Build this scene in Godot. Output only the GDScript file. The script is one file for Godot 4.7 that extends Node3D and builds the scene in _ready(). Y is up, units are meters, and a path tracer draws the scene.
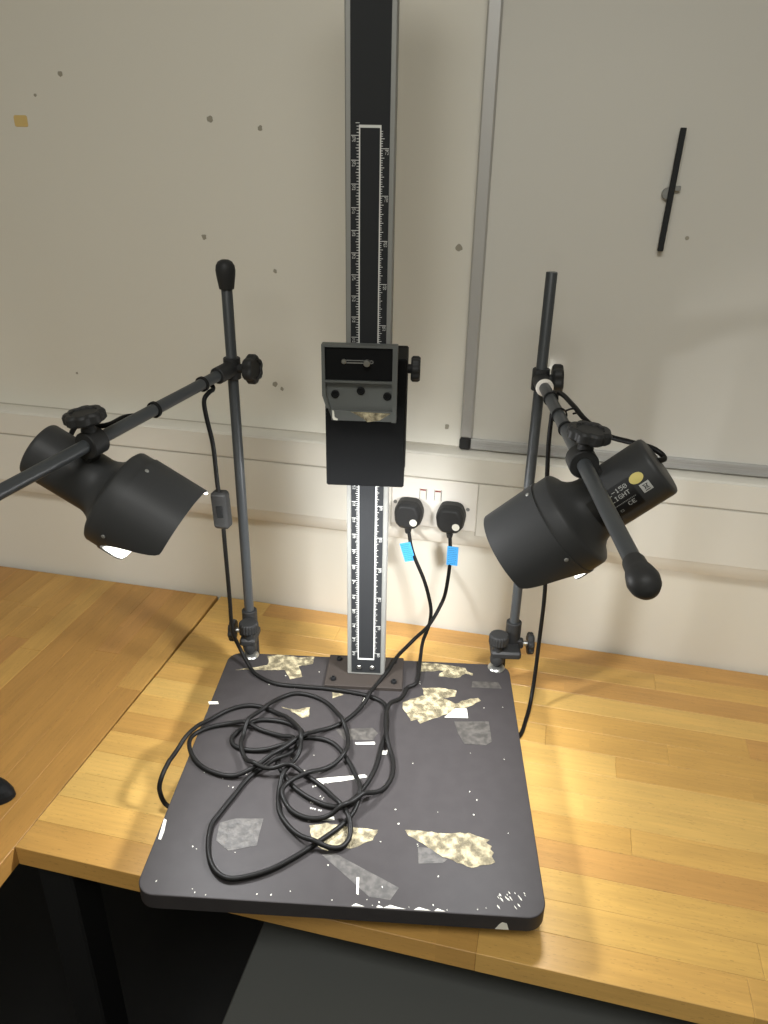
extends Node3D
# A photographic copy stand with two clamp-on lamps on two butcher-block benches against a painted wall.
# Distances in metres; heights below are written from the bench top, TB lifts them to the floor's zero.

const TB := 0.74
const PSI := 0.1762                      # the stand is turned a little against the wall
var stand_at := Vector3(-0.0049, 0.048 + TB, 0.2422)   # top of the baseboard under the column's front face
var M := {}
var used := {}
var rng := RandomNumberGenerator.new()


# ---------------------------------------------------------------- mesh building
class MB:
	var v := PackedVector3Array()
	var n := PackedVector3Array()
	var uv := PackedVector2Array()

	func tri(a: Vector3, b: Vector3, c: Vector3, na: Vector3, nb: Vector3, nc: Vector3, ua := Vector2.ZERO, ub := Vector2.ZERO, uc := Vector2.ZERO):
		if (b - a).cross(c - a).dot(na + nb + nc) > 0.0:
			v.append_array([a, c, b]); n.append_array([na, nc, nb]); uv.append_array([ua, uc, ub])
		else:
			v.append_array([a, b, c]); n.append_array([na, nb, nc]); uv.append_array([ua, ub, uc])

	func quad(a: Vector3, b: Vector3, c: Vector3, d: Vector3, na: Vector3, nb: Vector3, nc: Vector3, nd: Vector3):
		tri(a, b, c, na, nb, nc)
		tri(a, c, d, na, nc, nd)

	func flat(a: Vector3, b: Vector3, c: Vector3, d: Vector3, nn: Vector3, u: Array = []):
		if u.size() == 4:
			tri(a, b, c, nn, nn, nn, u[0], u[1], u[2])
			tri(a, c, d, nn, nn, nn, u[0], u[2], u[3])
		else:
			quad(a, b, c, d, nn, nn, nn, nn)

	# a box with chamfered edges; planar uvs in metres for the grain (u across x or z, v along the other)
	func box(xf: Transform3D, size: Vector3, bev := 0.0):
		var h := size / 2.0
		var b: float = min(bev, min(h.x, min(h.y, h.z)) * 0.9)
		var sg := [-1.0, 1.0]
		for ax in 3:
			var a1 := (ax + 1) % 3
			var a2 := (ax + 2) % 3
			for s in sg:
				var nn := Vector3.ZERO
				nn[ax] = s
				var c := []
				for q in [[-1, -1], [1, -1], [1, 1], [-1, 1]]:
					var p := Vector3.ZERO
					p[ax] = s * h[ax]
					p[a1] = q[0] * (h[a1] - b)
					p[a2] = q[1] * (h[a2] - b)
					c.append(xf * p)
				flat(c[0], c[1], c[2], c[3], xf.basis * nn)
		if b <= 0.0:
			return
		for ax in 3:
			var a1 := (ax + 1) % 3
			var a2 := (ax + 2) % 3
			for s1 in sg:
				for s2 in sg:
					var nn := Vector3.ZERO
					nn[a1] = s1
					nn[a2] = s2
					var c := []
					for q in [[-1, 0], [1, 0], [1, 1], [-1, 1]]:
						var p := Vector3.ZERO
						p[ax] = q[0] * (h[ax] - b)
						p[a1] = s1 * (h[a1] - (b if q[1] == 0 else 0.0))
						p[a2] = s2 * (h[a2] - (0.0 if q[1] == 0 else b))
						c.append(xf * p)
					flat(c[0], c[1], c[2], c[3], (xf.basis * nn).normalized())
		for sx in sg:
			for sy in sg:
				for sz in sg:
					var k := Vector3(sx, sy, sz)
					var p0 := xf * Vector3(sx * h.x, sy * (h.y - b), sz * (h.z - b))
					var p1 := xf * Vector3(sx * (h.x - b), sy * h.y, sz * (h.z - b))
					var p2 := xf * Vector3(sx * (h.x - b), sy * (h.y - b), sz * h.z)
					var nn := (xf.basis * k).normalized()
					tri(p0, p1, p2, nn, nn, nn)

	# outline in the xz plane, stacked: layers [y, scale, inset]
	func loft(xf: Transform3D, outline: PackedVector2Array, layers: Array, caps := true):
		var o := outline.duplicate()
		if not Geometry2D.is_polygon_clockwise(o):
			o.reverse()
		var m := o.size()
		var en := []
		for i in m:
			var e := o[(i + 1) % m] - o[i]
			en.append(Vector2(e.y, -e.x).normalized())
		# the outline turns one way only: point the edge normals outwards
		var area := 0.0
		for i in m:
			area += o[i].cross(o[(i + 1) % m])
		if area < 0.0:
			for i in m:
				en[i] = -en[i]
		var vn := []
		for i in m:
			vn.append((en[i] + en[(i + m - 1) % m]).normalized())
		var rings := []
		for l in layers:
			var ring := []
			for i in m:
				var q: Vector2 = o[i] * float(l[1]) - vn[i] * float(l[2]) / max(0.4, vn[i].dot(en[i]))
				ring.append(Vector3(q.x, l[0], q.y))
			rings.append(ring)
		for k in layers.size() - 1:
			for i in m:
				var j := (i + 1) % m
				var e2: Vector2 = en[i]
				var e3 := Vector3(e2.x, 0, e2.y)
				var t: Vector3 = (rings[k + 1][i] - rings[k][i] + rings[k + 1][j] - rings[k][j]) / 2.0
				var dr := t.dot(e3)
				var ns := []
				for w in [i, j]:
					var prev: Vector2 = en[(w + m - 1) % m]
					var on := e2
					if prev.dot(en[w]) > 0.7:
						on = vn[w]
					var nn := Vector3(on.x * t.y, -dr, on.y * t.y)
					ns.append((xf.basis * nn).normalized() if nn.length() > 1e-9 else xf.basis * e3)
				quad(xf * rings[k][i], xf * rings[k][j], xf * rings[k + 1][j], xf * rings[k + 1][i], ns[0], ns[1], ns[1], ns[0])
		if caps:
			for side in [[0, -1.0], [layers.size() - 1, 1.0]]:
				var ring: Array = rings[side[0]]
				var flat2 := PackedVector2Array()
				for q in ring:
					flat2.append(Vector2(q.x, q.z))
				var idx := Geometry2D.triangulate_polygon(flat2)
				var nn := (xf.basis * Vector3(0, side[1], 0)).normalized()
				for i in range(0, idx.size(), 3):
					tri(xf * ring[idx[i]], xf * ring[idx[i + 1]], xf * ring[idx[i + 2]], nn, nn, nn)

	# profile [radius, y] turned round the y axis; outside when the profile goes up, inside when it goes down
	func lathe(xf: Transform3D, prof: Array, segs := 32):
		var sn := []
		for k in prof.size() - 1:
			sn.append(Vector2(prof[k + 1][1] - prof[k][1], -(prof[k + 1][0] - prof[k][0])).normalized())
		for k in prof.size() - 1:
			var n0: Vector2 = sn[k]
			var n1: Vector2 = sn[k]
			if k > 0 and sn[k - 1].dot(sn[k]) > 0.75:
				n0 = (sn[k - 1] + sn[k]).normalized()
			if k < sn.size() - 1 and sn[k + 1].dot(sn[k]) > 0.75:
				n1 = (sn[k + 1] + sn[k]).normalized()
			for i in segs:
				var a := TAU * i / segs
				var b := TAU * (i + 1) / segs
				var da := Vector3(cos(a), 0, sin(a))
				var db := Vector3(cos(b), 0, sin(b))
				var y0 := Vector3(0, prof[k][1], 0)
				var y1 := Vector3(0, prof[k + 1][1], 0)
				quad(xf * (da * prof[k][0] + y0), xf * (db * prof[k][0] + y0), xf * (db * prof[k + 1][0] + y1), xf * (da * prof[k + 1][0] + y1),
					xf.basis * (da * n0.x + Vector3(0, n0.y, 0)), xf.basis * (db * n0.x + Vector3(0, n0.y, 0)), xf.basis * (db * n1.x + Vector3(0, n1.y, 0)), xf.basis * (da * n1.x + Vector3(0, n1.y, 0)))

	func tube(pts: PackedVector3Array, r: float, segs := 10):
		var m := pts.size()
		var tan0 := (pts[1] - pts[0]).normalized()
		var up := Vector3.UP if abs(tan0.y) < 0.9 else Vector3.RIGHT
		var x := tan0.cross(up).normalized()
		var last := []
		for i in m:
			var t := (pts[min(i + 1, m - 1)] - pts[max(i - 1, 0)]).normalized()
			x = (x - t * x.dot(t)).normalized()
			var y := t.cross(x)
			var ring := []
			for k in segs:
				var a := TAU * k / segs
				ring.append(x * cos(a) + y * sin(a))
			if i > 0:
				for k in segs:
					var j := (k + 1) % segs
					quad(pts[i - 1] + last[k] * r, pts[i - 1] + last[j] * r, pts[i] + ring[j] * r, pts[i] + ring[k] * r, last[k], last[j], ring[j], ring[k])
			if i == 0 or i == m - 1:
				var nn := t if i > 0 else -t
				for k in range(1, segs - 1):
					tri(pts[i] + ring[0] * r, pts[i] + ring[k] * r, pts[i] + ring[k + 1] * r, nn, nn, nn)
			last = ring

	func rod(a: Vector3, b: Vector3, r: float, segs := 20):
		tube(PackedVector3Array([a, b]), r, segs)

	func mesh() -> ArrayMesh:
		var arr := []
		arr.resize(Mesh.ARRAY_MAX)
		arr[Mesh.ARRAY_VERTEX] = v
		arr[Mesh.ARRAY_NORMAL] = n
		arr[Mesh.ARRAY_TEX_UV] = uv
		var am := ArrayMesh.new()
		am.add_surface_from_arrays(Mesh.PRIMITIVE_TRIANGLES, arr)
		return am


func numbered(called: String) -> String:
	if not used.has(called):
		used[called] = 0
		return called
	used[called] += 1
	return "%s_%03d" % [called, used[called]]


func put(called: String, mesh: Mesh, m: Material, parent: Node = self, xf := Transform3D.IDENTITY) -> MeshInstance3D:
	var o := MeshInstance3D.new()
	o.name = numbered(called) if parent == self else called
	o.mesh = mesh
	o.material_override = m
	o.transform = xf
	o.cast_shadow = GeometryInstance3D.SHADOW_CASTING_SETTING_ON
	parent.add_child(o, true)
	return o


func obj(called: String, b: MB, m: Material, parent: Node = self, xf := Transform3D.IDENTITY) -> MeshInstance3D:
	return put(called, b.mesh(), m, parent, xf)


func thing(called: String, label: String, category: String, at := Vector3.ZERO, turn := 0.0, group := "") -> Node3D:
	var o := Node3D.new()
	o.name = numbered(called)
	add_child(o, true)
	o.position = at
	o.rotation.y = turn
	tag(o, label, category, group)
	return o


func tag(o: Node, label: String, category: String, group := ""):
	o.set_meta("label", label)
	o.set_meta("category", category)
	if group != "":
		o.set_meta("group", group)


func struct(called: String, b: MB, m: Material, label: String) -> MeshInstance3D:
	var o := obj(called, b, m)
	o.set_meta("kind", "structure")
	o.set_meta("label", label)
	return o


func at(x: float, y: float, z: float) -> Transform3D:
	return Transform3D(Basis.IDENTITY, Vector3(x, y, z))


func W(x: float, y: float, z: float) -> Vector3:
	return Vector3(x, y + TB, z)


# board coordinates (x to the right, y up from its top, z to the front) to the room's
func S(x: float, y: float, z: float) -> Vector3:
	return stand_at + Basis(Vector3.UP, PSI) * Vector3(x, y, z)


# a frame whose y axis runs along a direction
func along(o: Vector3, y: Vector3, hint := Vector3(0.3, 0.2, 1.0)) -> Transform3D:
	y = y.normalized()
	var x := y.cross(hint).normalized()
	return Transform3D(Basis(x, y, x.cross(y)), o)


func boxed(a: Vector3, b: Vector3, bev := 0.0) -> MB:
	var m := MB.new()
	m.box(Transform3D(Basis.IDENTITY, (a + b) / 2.0), (b - a).abs(), bev)
	return m


func disc(m: MB, xf: Transform3D, r: float, h: float, bev := 0.0005, segs := 20):
	m.lathe(xf, [[0.0, 0.0], [r - bev, 0.0], [r, bev], [r, h - bev], [r - bev, h], [0.0, h]], segs)


func round_rect(w: float, d: float, r: float, steps := 6) -> PackedVector2Array:
	var o := PackedVector2Array()
	for k in 4:
		var c := Vector2(w / 2 - r, d / 2 - r) * Vector2([1, -1, -1, 1][k], [1, 1, -1, -1][k])
		for i in steps + 1:
			var a := PI / 2 * (k + float(i) / steps)
			o.append(c + Vector2(cos(a), sin(a)) * r)
	return o


func star(r: float, lobes: int, dip: float, steps := 8) -> PackedVector2Array:
	var o := PackedVector2Array()
	for i in lobes * steps:
		var a := TAU * i / (lobes * steps)
		o.append(Vector2(cos(a), sin(a)) * (r - dip * pow(0.5 - 0.5 * cos(a * lobes), 2.0)))
	return o


func knob_shape(m: MB, xf: Transform3D, r: float, h: float, lobes: int, dip: float):
	m.loft(xf, star(r, lobes, dip), [[0.0, 0.86, 0.0], [h * 0.2, 1.0, 0.0], [h * 0.75, 1.0, 0.0], [h * 0.93, 0.93, 0.0], [h, 0.86, 0.0], [h, 0.66, 0.0], [h * 0.86, 0.62, 0.0]])


func curve(pts: PackedVector3Array, step := 0.004) -> PackedVector3Array:
	var c := Curve3D.new()
	for i in pts.size():
		var t := (pts[min(i + 1, pts.size() - 1)] - pts[max(i - 1, 0)])
		var li := pts[i].distance_to(pts[max(i - 1, 0)])
		var lo := pts[i].distance_to(pts[min(i + 1, pts.size() - 1)])
		t = t.normalized()
		c.add_point(pts[i], -t * li * 0.33, t * lo * 0.33)
	c.bake_interval = step
	return c.get_baked_points()


# ---------------------------------------------------------------- materials
func mat(c: Color, rough := 0.6, metal := 0.0, spec := 0.5) -> StandardMaterial3D:
	var m := StandardMaterial3D.new()
	m.albedo_color = c
	m.roughness = rough
	m.metallic = metal
	m.metallic_specular = spec
	return m


func noise_image(w: int, h: int, fx: float, fy: float, oct: int, sd: int) -> Image:
	var f := FastNoiseLite.new()
	f.seed = sd
	f.noise_type = FastNoiseLite.TYPE_SIMPLEX_SMOOTH
	f.frequency = 1.0
	f.fractal_octaves = oct
	var im := Image.create(w, h, false, Image.FORMAT_RGB8)
	for y in h:
		for x in w:
			# blended with its copy one period on, so that it repeats without a seam
			var tx := float(x) / w
			var a := f.get_noise_2d(x * fx, y * fy)
			var b := f.get_noise_2d((x - w) * fx, y * fy)
			var q := lerpf(a, b, smoothstep(0.7, 1.0, tx)) * 0.5 + 0.5
			im.set_pixel(x, y, Color(q, q, q))
	return im


func relief(m: StandardMaterial3D, im: Image, scale: float, strength: float):
	var nm := im.duplicate()
	nm.bump_map_to_normal_map(strength)
	m.normal_enabled = true
	m.normal_texture = ImageTexture.create_from_image(nm)
	m.uv1_triplanar = true
	m.uv1_scale = Vector3.ONE * scale


func tint_map(im: Image, lo: Color, hi: Color) -> ImageTexture:
	var o := Image.create(im.get_width(), im.get_height(), false, Image.FORMAT_RGB8)
	for y in im.get_height():
		for x in im.get_width():
			o.set_pixel(x, y, lo.lerp(hi, smoothstep(0.25, 0.75, im.get_pixel(x, y).r)))
	return ImageTexture.create_from_image(o)


func grain_texture() -> ImageTexture:
	var w := 192
	var h := 1024
	var a := FastNoiseLite.new()
	a.seed = 5
	a.frequency = 1.0
	a.fractal_octaves = 3
	var b := FastNoiseLite.new()
	b.seed = 9
	b.frequency = 1.0
	b.fractal_octaves = 2
	var im := Image.create(w, h, false, Image.FORMAT_RGB8)
	for y in h:
		for x in w:
			var streak := a.get_noise_2d(x * 0.09, y * 0.004)
			var fine := b.get_noise_2d(x * 0.5, y * 0.02)
			var broad := a.get_noise_2d(x * 0.012 + 40.0, y * 0.0035)
			var q := 0.93 + 0.035 * streak + 0.018 * fine + 0.05 * broad
			im.set_pixel(x, y, Color(clampf(q, 0, 1), clampf(q * 0.985, 0, 1), clampf(q * 0.94, 0, 1)))
	# short dark ray flecks along the grain
	rng.seed = 77
	for k in 900:
		var x := rng.randi_range(0, w - 2)
		var y := rng.randi_range(0, h - 8)
		var d := rng.randf_range(0.86, 0.96)
		for j in rng.randi_range(3, 7):
			var c := im.get_pixel(x, y + j)
			im.set_pixel(x, y + j, Color(c.r * d, c.g * d, c.b * d))
	return ImageTexture.create_from_image(im)




# a 5 by 7 dot font for the flat print
const FONT := {
	"0": [14, 17, 19, 21, 25, 17, 14], "1": [4, 12, 4, 4, 4, 4, 14], "2": [14, 17, 1, 6, 8, 16, 31], "3": [31, 2, 4, 2, 1, 17, 14], "4": [2, 6, 10, 18, 31, 2, 2],
	"5": [31, 16, 30, 1, 1, 17, 14], "6": [6, 8, 16, 30, 17, 17, 14], "7": [31, 1, 2, 4, 8, 8, 8], "8": [14, 17, 17, 14, 17, 17, 14], "9": [14, 17, 17, 15, 1, 2, 12],
	"L": [16, 16, 16, 16, 16, 16, 31], "I": [14, 4, 4, 4, 4, 4, 14], "G": [14, 17, 16, 23, 17, 17, 15], "H": [17, 17, 17, 31, 17, 17, 17], "T": [31, 4, 4, 4, 4, 4, 4],
	"C": [14, 17, 16, 16, 16, 17, 14], "E": [31, 16, 16, 30, 16, 16, 31], "-": [0, 0, 0, 31, 0, 0, 0],
}


func print_text(im: Image, s: String, x: int, y: int, k: int, c: Color, ky := 0):
	if ky == 0:
		ky = k
	for ch in s:
		if FONT.has(ch):
			for r in 7:
				for q in 5:
					if (int(FONT[ch][r]) >> (4 - q)) & 1:
						im.fill_rect(Rect2i(x + q * k, y + r * ky, k, ky), c)
		x += 6 * k


func make_materials():
	var n1 := noise_image(256, 256, 0.05, 0.05, 4, 3)
	var n2 := noise_image(256, 256, 0.22, 0.22, 3, 8)
	M.wall = mat(Color(0.83, 0.815, 0.765), 0.62)
	relief(M.wall, n2, 14.0, 0.12)
	M.room = mat(Color(0.80, 0.78, 0.72), 0.9)
	M.trunk = mat(Color(0.82, 0.805, 0.76), 0.5, 0.0, 0.35)
	M.board_white = mat(Color(0.78, 0.77, 0.735), 0.09)
	M.alu = mat(Color(0.70, 0.695, 0.68), 0.42, 0.35)
	M.silver = mat(Color(0.53, 0.53, 0.51), 0.5, 0.3)
	M.chrome = mat(Color(0.66, 0.66, 0.64), 0.3, 0.9)
	M.tube = mat(Color(0.235, 0.245, 0.25), 0.38, 0.0, 0.4)
	M.plastic = mat(Color(0.17, 0.17, 0.168), 0.5, 0.0, 0.3)
	M.plastic_dark = mat(Color(0.105, 0.107, 0.108), 0.5, 0.0, 0.2)
	M.carriage = mat(Color(0.085, 0.087, 0.088), 0.55, 0.0, 0.15)
	M.plate = mat(Color(0.20, 0.18, 0.165), 0.6, 0.0, 0.25)
	M.enamel = mat(Color(0.205, 0.207, 0.207), 0.45, 0.0, 0.32)
	relief(M.enamel, n2, 12.0, 0.2)
	M.cord = mat(Color(0.085, 0.083, 0.08), 0.45, 0.0, 0.25)
	M.baseboard = mat(Color(0.205, 0.194, 0.194), 0.5, 0.0, 0.3)
	M.baseboard.albedo_texture = tint_map(n1, Color(0.96, 0.96, 0.96), Color(1, 1, 1))
	M.baseboard.uv1_triplanar = true
	M.baseboard.uv1_scale = Vector3.ONE * 2.5
	M.bracket = mat(Color(0.36, 0.37, 0.36), 0.5, 0.2)
	M.face = mat(Color(0.17, 0.175, 0.177), 0.5, 0.0, 0.2)
	M.rubber = mat(Color(0.06, 0.06, 0.06), 0.8)
	M.steel_dark = mat(Color(0.10, 0.10, 0.10), 0.5, 0.2)
	M.floor = mat(Color(0.10, 0.10, 0.10), 0.9)
	relief(M.floor, n2, 12.0, 3.0)
	M.cabinet = mat(Color(0.295, 0.30, 0.29), 0.6, 0.0, 0.3)
	M.socket = mat(Color(0.86, 0.84, 0.80), 0.4)
	M.red = mat(Color(0.50, 0.17, 0.13), 0.5)
	M.white = mat(Color(0.90, 0.90, 0.87), 0.6)
	M.cream_tape = mat(Color(0.645, 0.605, 0.485), 0.7)
	M.cream_tape.albedo_texture = tint_map(n1, Color(0.56, 0.55, 0.53), Color(1, 1, 1))
	relief(M.cream_tape, n2, 5.0, 3.0)
	M.clear_tape = mat(Color(0.285, 0.272, 0.255), 0.55)
	M.clear_tape.albedo_texture = tint_map(n1, Color(0.72, 0.72, 0.72), Color(1, 1, 1))
	relief(M.clear_tape, n1, 6.0, 1.0)
	M.paper = mat(Color(0.84, 0.83, 0.78), 0.7)
	M.yellow = mat(Color(0.80, 0.69, 0.44), 0.6)
	M.seam = mat(Color(0.68, 0.655, 0.60), 0.8)
	M.scuff = mat(Color(0.58, 0.56, 0.50), 0.8)
	M.gold = mat(Color(0.80, 0.74, 0.45), 0.35, 0.4)
	M.wood_core = mat(Color(0.50, 0.34, 0.17), 0.7)
	M.wood = []
	var g := grain_texture()
	M.wood_brown = []
	for c in [Color(0.835, 0.673, 0.390), Color(0.813, 0.648, 0.370), Color(0.862, 0.712, 0.425), Color(0.772, 0.602, 0.340), Color(0.840, 0.684, 0.394), Color(0.792, 0.612, 0.362), Color(0.822, 0.658, 0.380)]:
		var w := mat(c, 0.40)
		w.albedo_texture = g
		M.wood.append(w)
		var wb := mat(Color(c.r * 0.92, c.g * 0.895, c.b * 0.87), 0.42)
		wb.albedo_texture = g
		M.wood_brown.append(wb)
	M.glow = mat(Color(1, 1, 1), 0.5)
	M.glow.emission_enabled = true
	M.glow.emission = Color(1.0, 0.98, 0.95)
	M.glow.emission_energy_multiplier = 6.0
	M.panel = mat(Color(1, 1, 1), 0.5)
	M.panel.emission_enabled = true
	M.panel.emission = Color(1.0, 1.0, 0.985)
	M.panel.emission_energy_multiplier = 1.5


# ---------------------------------------------------------------- the scene
func _ready():
	rng.seed = 4242
	# camera
	var cam := Camera3D.new()
	cam.name = "camera"
	add_child(cam)
	cam.position = W(0.2295, 0.7856, 1.1672)
	cam.rotation = Vector3(-0.4407, 0.2234, 0.0186)
	cam.fov = 68.587
	cam.near = 0.05
	cam.current = true
	# environment and the room's ceiling lights
	var we := WorldEnvironment.new()
	we.name = "environment"
	var env := Environment.new()
	env.background_mode = Environment.BG_COLOR
	env.background_color = Color(0, 0, 0)
	env.tonemap_mode = Environment.TONE_MAPPER_LINEAR
	env.tonemap_exposure = 1.0
	env.sdfgi_enabled = true
	env.ssao_enabled = true
	env.ssil_enabled = true
	we.environment = env
	add_child(we)
	make_materials()
	for c in [[0.2, 1.55], [0.2, 3.4]]:
		var p := thing("ceiling_light", "flat white ceiling light panel above the benches" if c[1] < 2.5 else "flat white ceiling light panel further back in the room", "ceiling light", Vector3(c[0], 2.6, c[1]))
		obj("frame", boxed(Vector3(-0.62, -0.03, -0.32), Vector3(0.62, 0.0, 0.32), 0.004), M.white, p)
		obj("diffuser", boxed(Vector3(-0.58, -0.034, -0.28), Vector3(0.58, -0.029, 0.28)), M.panel, p)
		var l := AreaLight3D.new()
		l.name = "panel_light"
		l.area_size = Vector2(1.16, 0.56)
		l.light_energy = CEIL
		l.light_color = Color(1.0, 1.0, 0.985)
		l.shadow_enabled = true
		l.set("area_range", 14.0)
		p.add_child(l)
		l.position = Vector3(0, -0.045, 0)
		l.rotation = Vector3(-PI / 2, 0, 0)
	build_room()
	build_worktops()
	build_stand()
	build_lamps()
	build_cords()
	build_wall_things()


const CEIL := 2.3
const LAMP := 0.53


func build_room():
	var t := 0.12
	var w := struct("wall_back", boxed(Vector3(-1.7, 0, -t), Vector3(2.3, 2.7, 0)), M.wall, "painted off-white wall behind the benches, marked with scuffs")
	struct("wall_left", boxed(Vector3(-1.7 - t, 0, 0), Vector3(-1.7, 2.7, 4.4)), M.room, "plain painted side wall on the left")
	struct("wall_right", boxed(Vector3(2.3, 0, 0), Vector3(2.3 + t, 2.7, 4.4)), M.room, "plain painted side wall on the right")
	struct("wall_front", boxed(Vector3(-1.7 - t, 0, 4.4), Vector3(2.3 + t, 2.7, 4.4 + t)), M.room, "plain painted wall at the far end of the room")
	struct("floor", boxed(Vector3(-1.7 - t, -t, -t), Vector3(2.3 + t, 0, 4.4 + t)), M.floor, "dark charcoal floor under the benches")
	struct("ceiling", boxed(Vector3(-1.7 - t, 2.6, -t), Vector3(2.3 + t, 2.7 + t, 4.4 + t)), M.room, "plain pale ceiling")
	# scuffs and pock marks on the paint
	for s in [[-0.553, 0.8925, 0.0045], [-0.312, 0.8335, 0.0062], [-0.234, 0.822, 0.0045], [0.0707, 0.667, 0.0062], [-0.3375, 0.667, 0.005], [-0.229, 0.4365, 0.0055], [-0.2165, 0.4288, 0.004], [-0.6066, 0.4264, 0.003], [-0.22, 0.6205, 0.004], [0.0676, 0.388, 0.005], [-0.602, 0.8645, 0.003]]:
		var m := MB.new()
		var o := PackedVector2Array()
		for i in 12:
			o.append(Vector2(cos(TAU * i / 12), sin(TAU * i / 12)) * s[2] * rng.randf_range(0.65, 1.1))
		m.loft(along(W(s[0], s[1], 0.0), Vector3(0, 0, 1)), o, [[-0.0004, 1.0, 0.0], [0.0005, 0.85, 0.0]])
		obj("scuff_mark", m, M.scuff, w)
	# the dado trunking that runs along the wall just above the benches
	var tr := MB.new()
	var prof := PackedVector2Array([Vector2(0, 0.186), Vector2(0.021, 0.186), Vector2(0.033, 0.2095), Vector2(0.033, 0.3515), Vector2(0.031, 0.3535), Vector2(0, 0.3555)])
	tr.loft(Transform3D(Basis(Vector3(0, 0, 1), Vector3(1, 0, 0), Vector3(0, 1, 0)), Vector3(0, TB, 0)), prof, [[-1.7, 1.0, 0.0], [2.3, 1.0, 0.0]])
	var trunk := struct("trim_1", tr, M.trunk, "white plastic dado trunking along the wall above the benches")
	for x in [[-1.699, -0.0152], [0.1302, 2.299]]:
		obj("cover_strip", boxed(W(x[0], 0.2125, 0.032), W(x[1], 0.307, 0.035), 0.0008), M.trunk, trunk)
	for q in [[-1.699, 0.3076, 2.299, 0.3090, 0.0347], [0.1286, 0.2125, 0.1300, 0.3072, 0.0338], [-1.699, 0.3530, 2.299, 0.3570, 0.0016]]:
		var seam := obj("seam", boxed(W(q[0], q[1], q[4] - 0.0015), W(q[2], q[3], q[4])), M.seam, trunk)
		seam.set_meta("label", "dirty joint line of the trunking")
	obj("cover_strip", boxed(W(-1.699, 0.3095, 0.032), W(2.299, 0.3505, 0.0348), 0.0008), M.trunk, trunk)


func stave(m: MB, a: Vector3, b: Vector3, lengthwise_x: bool):
	# one glued strip with a hair of a chamfer; uvs follow the grain
	var start := m.v.size()
	m.box(Transform3D(Basis.IDENTITY, (a + b) / 2.0), (b - a).abs(), 0.0005)
	var ou := rng.randf_range(0.0, 0.6)
	var ov := rng.randf_range(0.0, 3.0)
	for i in range(start, m.v.size()):
		var p := m.v[i]
		var across := (p.z if lengthwise_x else p.x) + p.y * 0.7
		m.uv[i] = Vector2(ou + across / 0.11, ov + (p.x if lengthwise_x else p.z) / 0.75)


func worktop(o: Node3D, x0: float, x1: float, z0: float, z1: float, lengthwise_x: bool, pitch: float, woods: Array):
	var core := obj("core", boxed(Vector3(x0 + 0.002, -0.028, z0 + 0.002), Vector3(x1 - 0.002, -0.004, z1 - 0.002)), M.wood_core, o)
	core.set_meta("label", "glued core under the beech strips")
	var lo := z0 if lengthwise_x else x0
	var hi := z1 if lengthwise_x else x1
	var s0 := x0 if lengthwise_x else z0
	var s1 := x1 if lengthwise_x else z1
	var rows := int(round((hi - lo) / pitch))
	var w := (hi - lo) / rows
	for r in rows:
		var s := s0
		var first := true
		while s < s1 - 0.001:
			var ln := rng.randf_range(0.16, 0.62)
			if first:
				ln *= rng.randf_range(0.3, 1.0)
				first = false
			var e: float = min(s + ln, s1)
			if s1 - e < 0.08:
				e = s1
			var lift := rng.randf_range(-0.0001, 0.0001)
			var m := MB.new()
			var g := 0.0001
			var a := Vector3(s + g, -0.03, lo + r * w + g)
			var b := Vector3(e - g, lift, lo + (r + 1) * w - g)
			if not lengthwise_x:
				a = Vector3(a.z, a.y, a.x)
				b = Vector3(b.z, b.y, b.x)
			stave(m, a, b, lengthwise_x)
			obj("stave", m, woods[rng.randi_range(0, woods.size() - 1)], o)
			s = e


func build_worktops():
	var r := thing("workbench", "beech butcher-block bench under the copy stand, its strips running along the wall", "workbench", Vector3(0, TB, 0))
	worktop(r, -0.3600, 1.25, 0.006, 0.6185, true, 0.0437, M.wood)
	var l := thing("workbench", "beech butcher-block bench left of the copy stand, its strips running out from the wall", "workbench", Vector3(-0.3665, TB, 0.007), 0.011)
	worktop(l, -0.88, -0.0005, 0.0, 0.80, false, 0.044, M.wood_brown)
	for q in [[r, -0.32, 0.585], [r, 1.20, 0.585], [r, -0.32, 0.05], [r, 1.20, 0.05], [l, -0.83, 0.76], [l, -0.05, 0.76], [l, -0.83, 0.05], [l, -0.05, 0.05]]:
		obj("leg", boxed(Vector3(q[1] - 0.025, -TB, q[2] - 0.025), Vector3(q[1] + 0.025, -0.0285, q[2] + 0.025), 0.003), M.steel_dark, q[0])
	for q in [[r, -0.295, 1.175], [l, -0.805, -0.075]]:
		obj("rail", boxed(Vector3(q[1], -0.09, 0.03), Vector3(q[2], -0.0285, 0.07), 0.003), M.steel_dark, q[0])
	# grey cabinet that stands under the front edge of the right bench
	var c := thing("cabinet", "plain dark grey cabinet standing under the front edge of the right bench", "cabinet", Vector3(0.35, 0, 0.48))
	obj("body", boxed(Vector3(-0.39, 0.05, -0.36), Vector3(0.39, TB - 0.125, 0.36), 0.002), M.cabinet, c)
	obj("top", boxed(Vector3(-0.4035, TB - 0.124, -0.365), Vector3(0.40, TB - 0.10, 0.375), 0.002), M.cabinet, c)
	obj("plinth", boxed(Vector3(-0.38, 0.0, -0.35), Vector3(0.38, 0.05, 0.33)), M.steel_dark, c)
	for x in [-0.195, 0.195]:
		var d := obj("door", boxed(Vector3(x - 0.19, 0.06, 0.36), Vector3(x + 0.19, TB - 0.13, 0.378), 0.002), M.cabinet, c)
		obj("handle", boxed(Vector3(x * 0.2 - 0.006, 0.42, 0.378), Vector3(x * 0.2 + 0.006, 0.52, 0.392), 0.003), M.silver, d)


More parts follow.
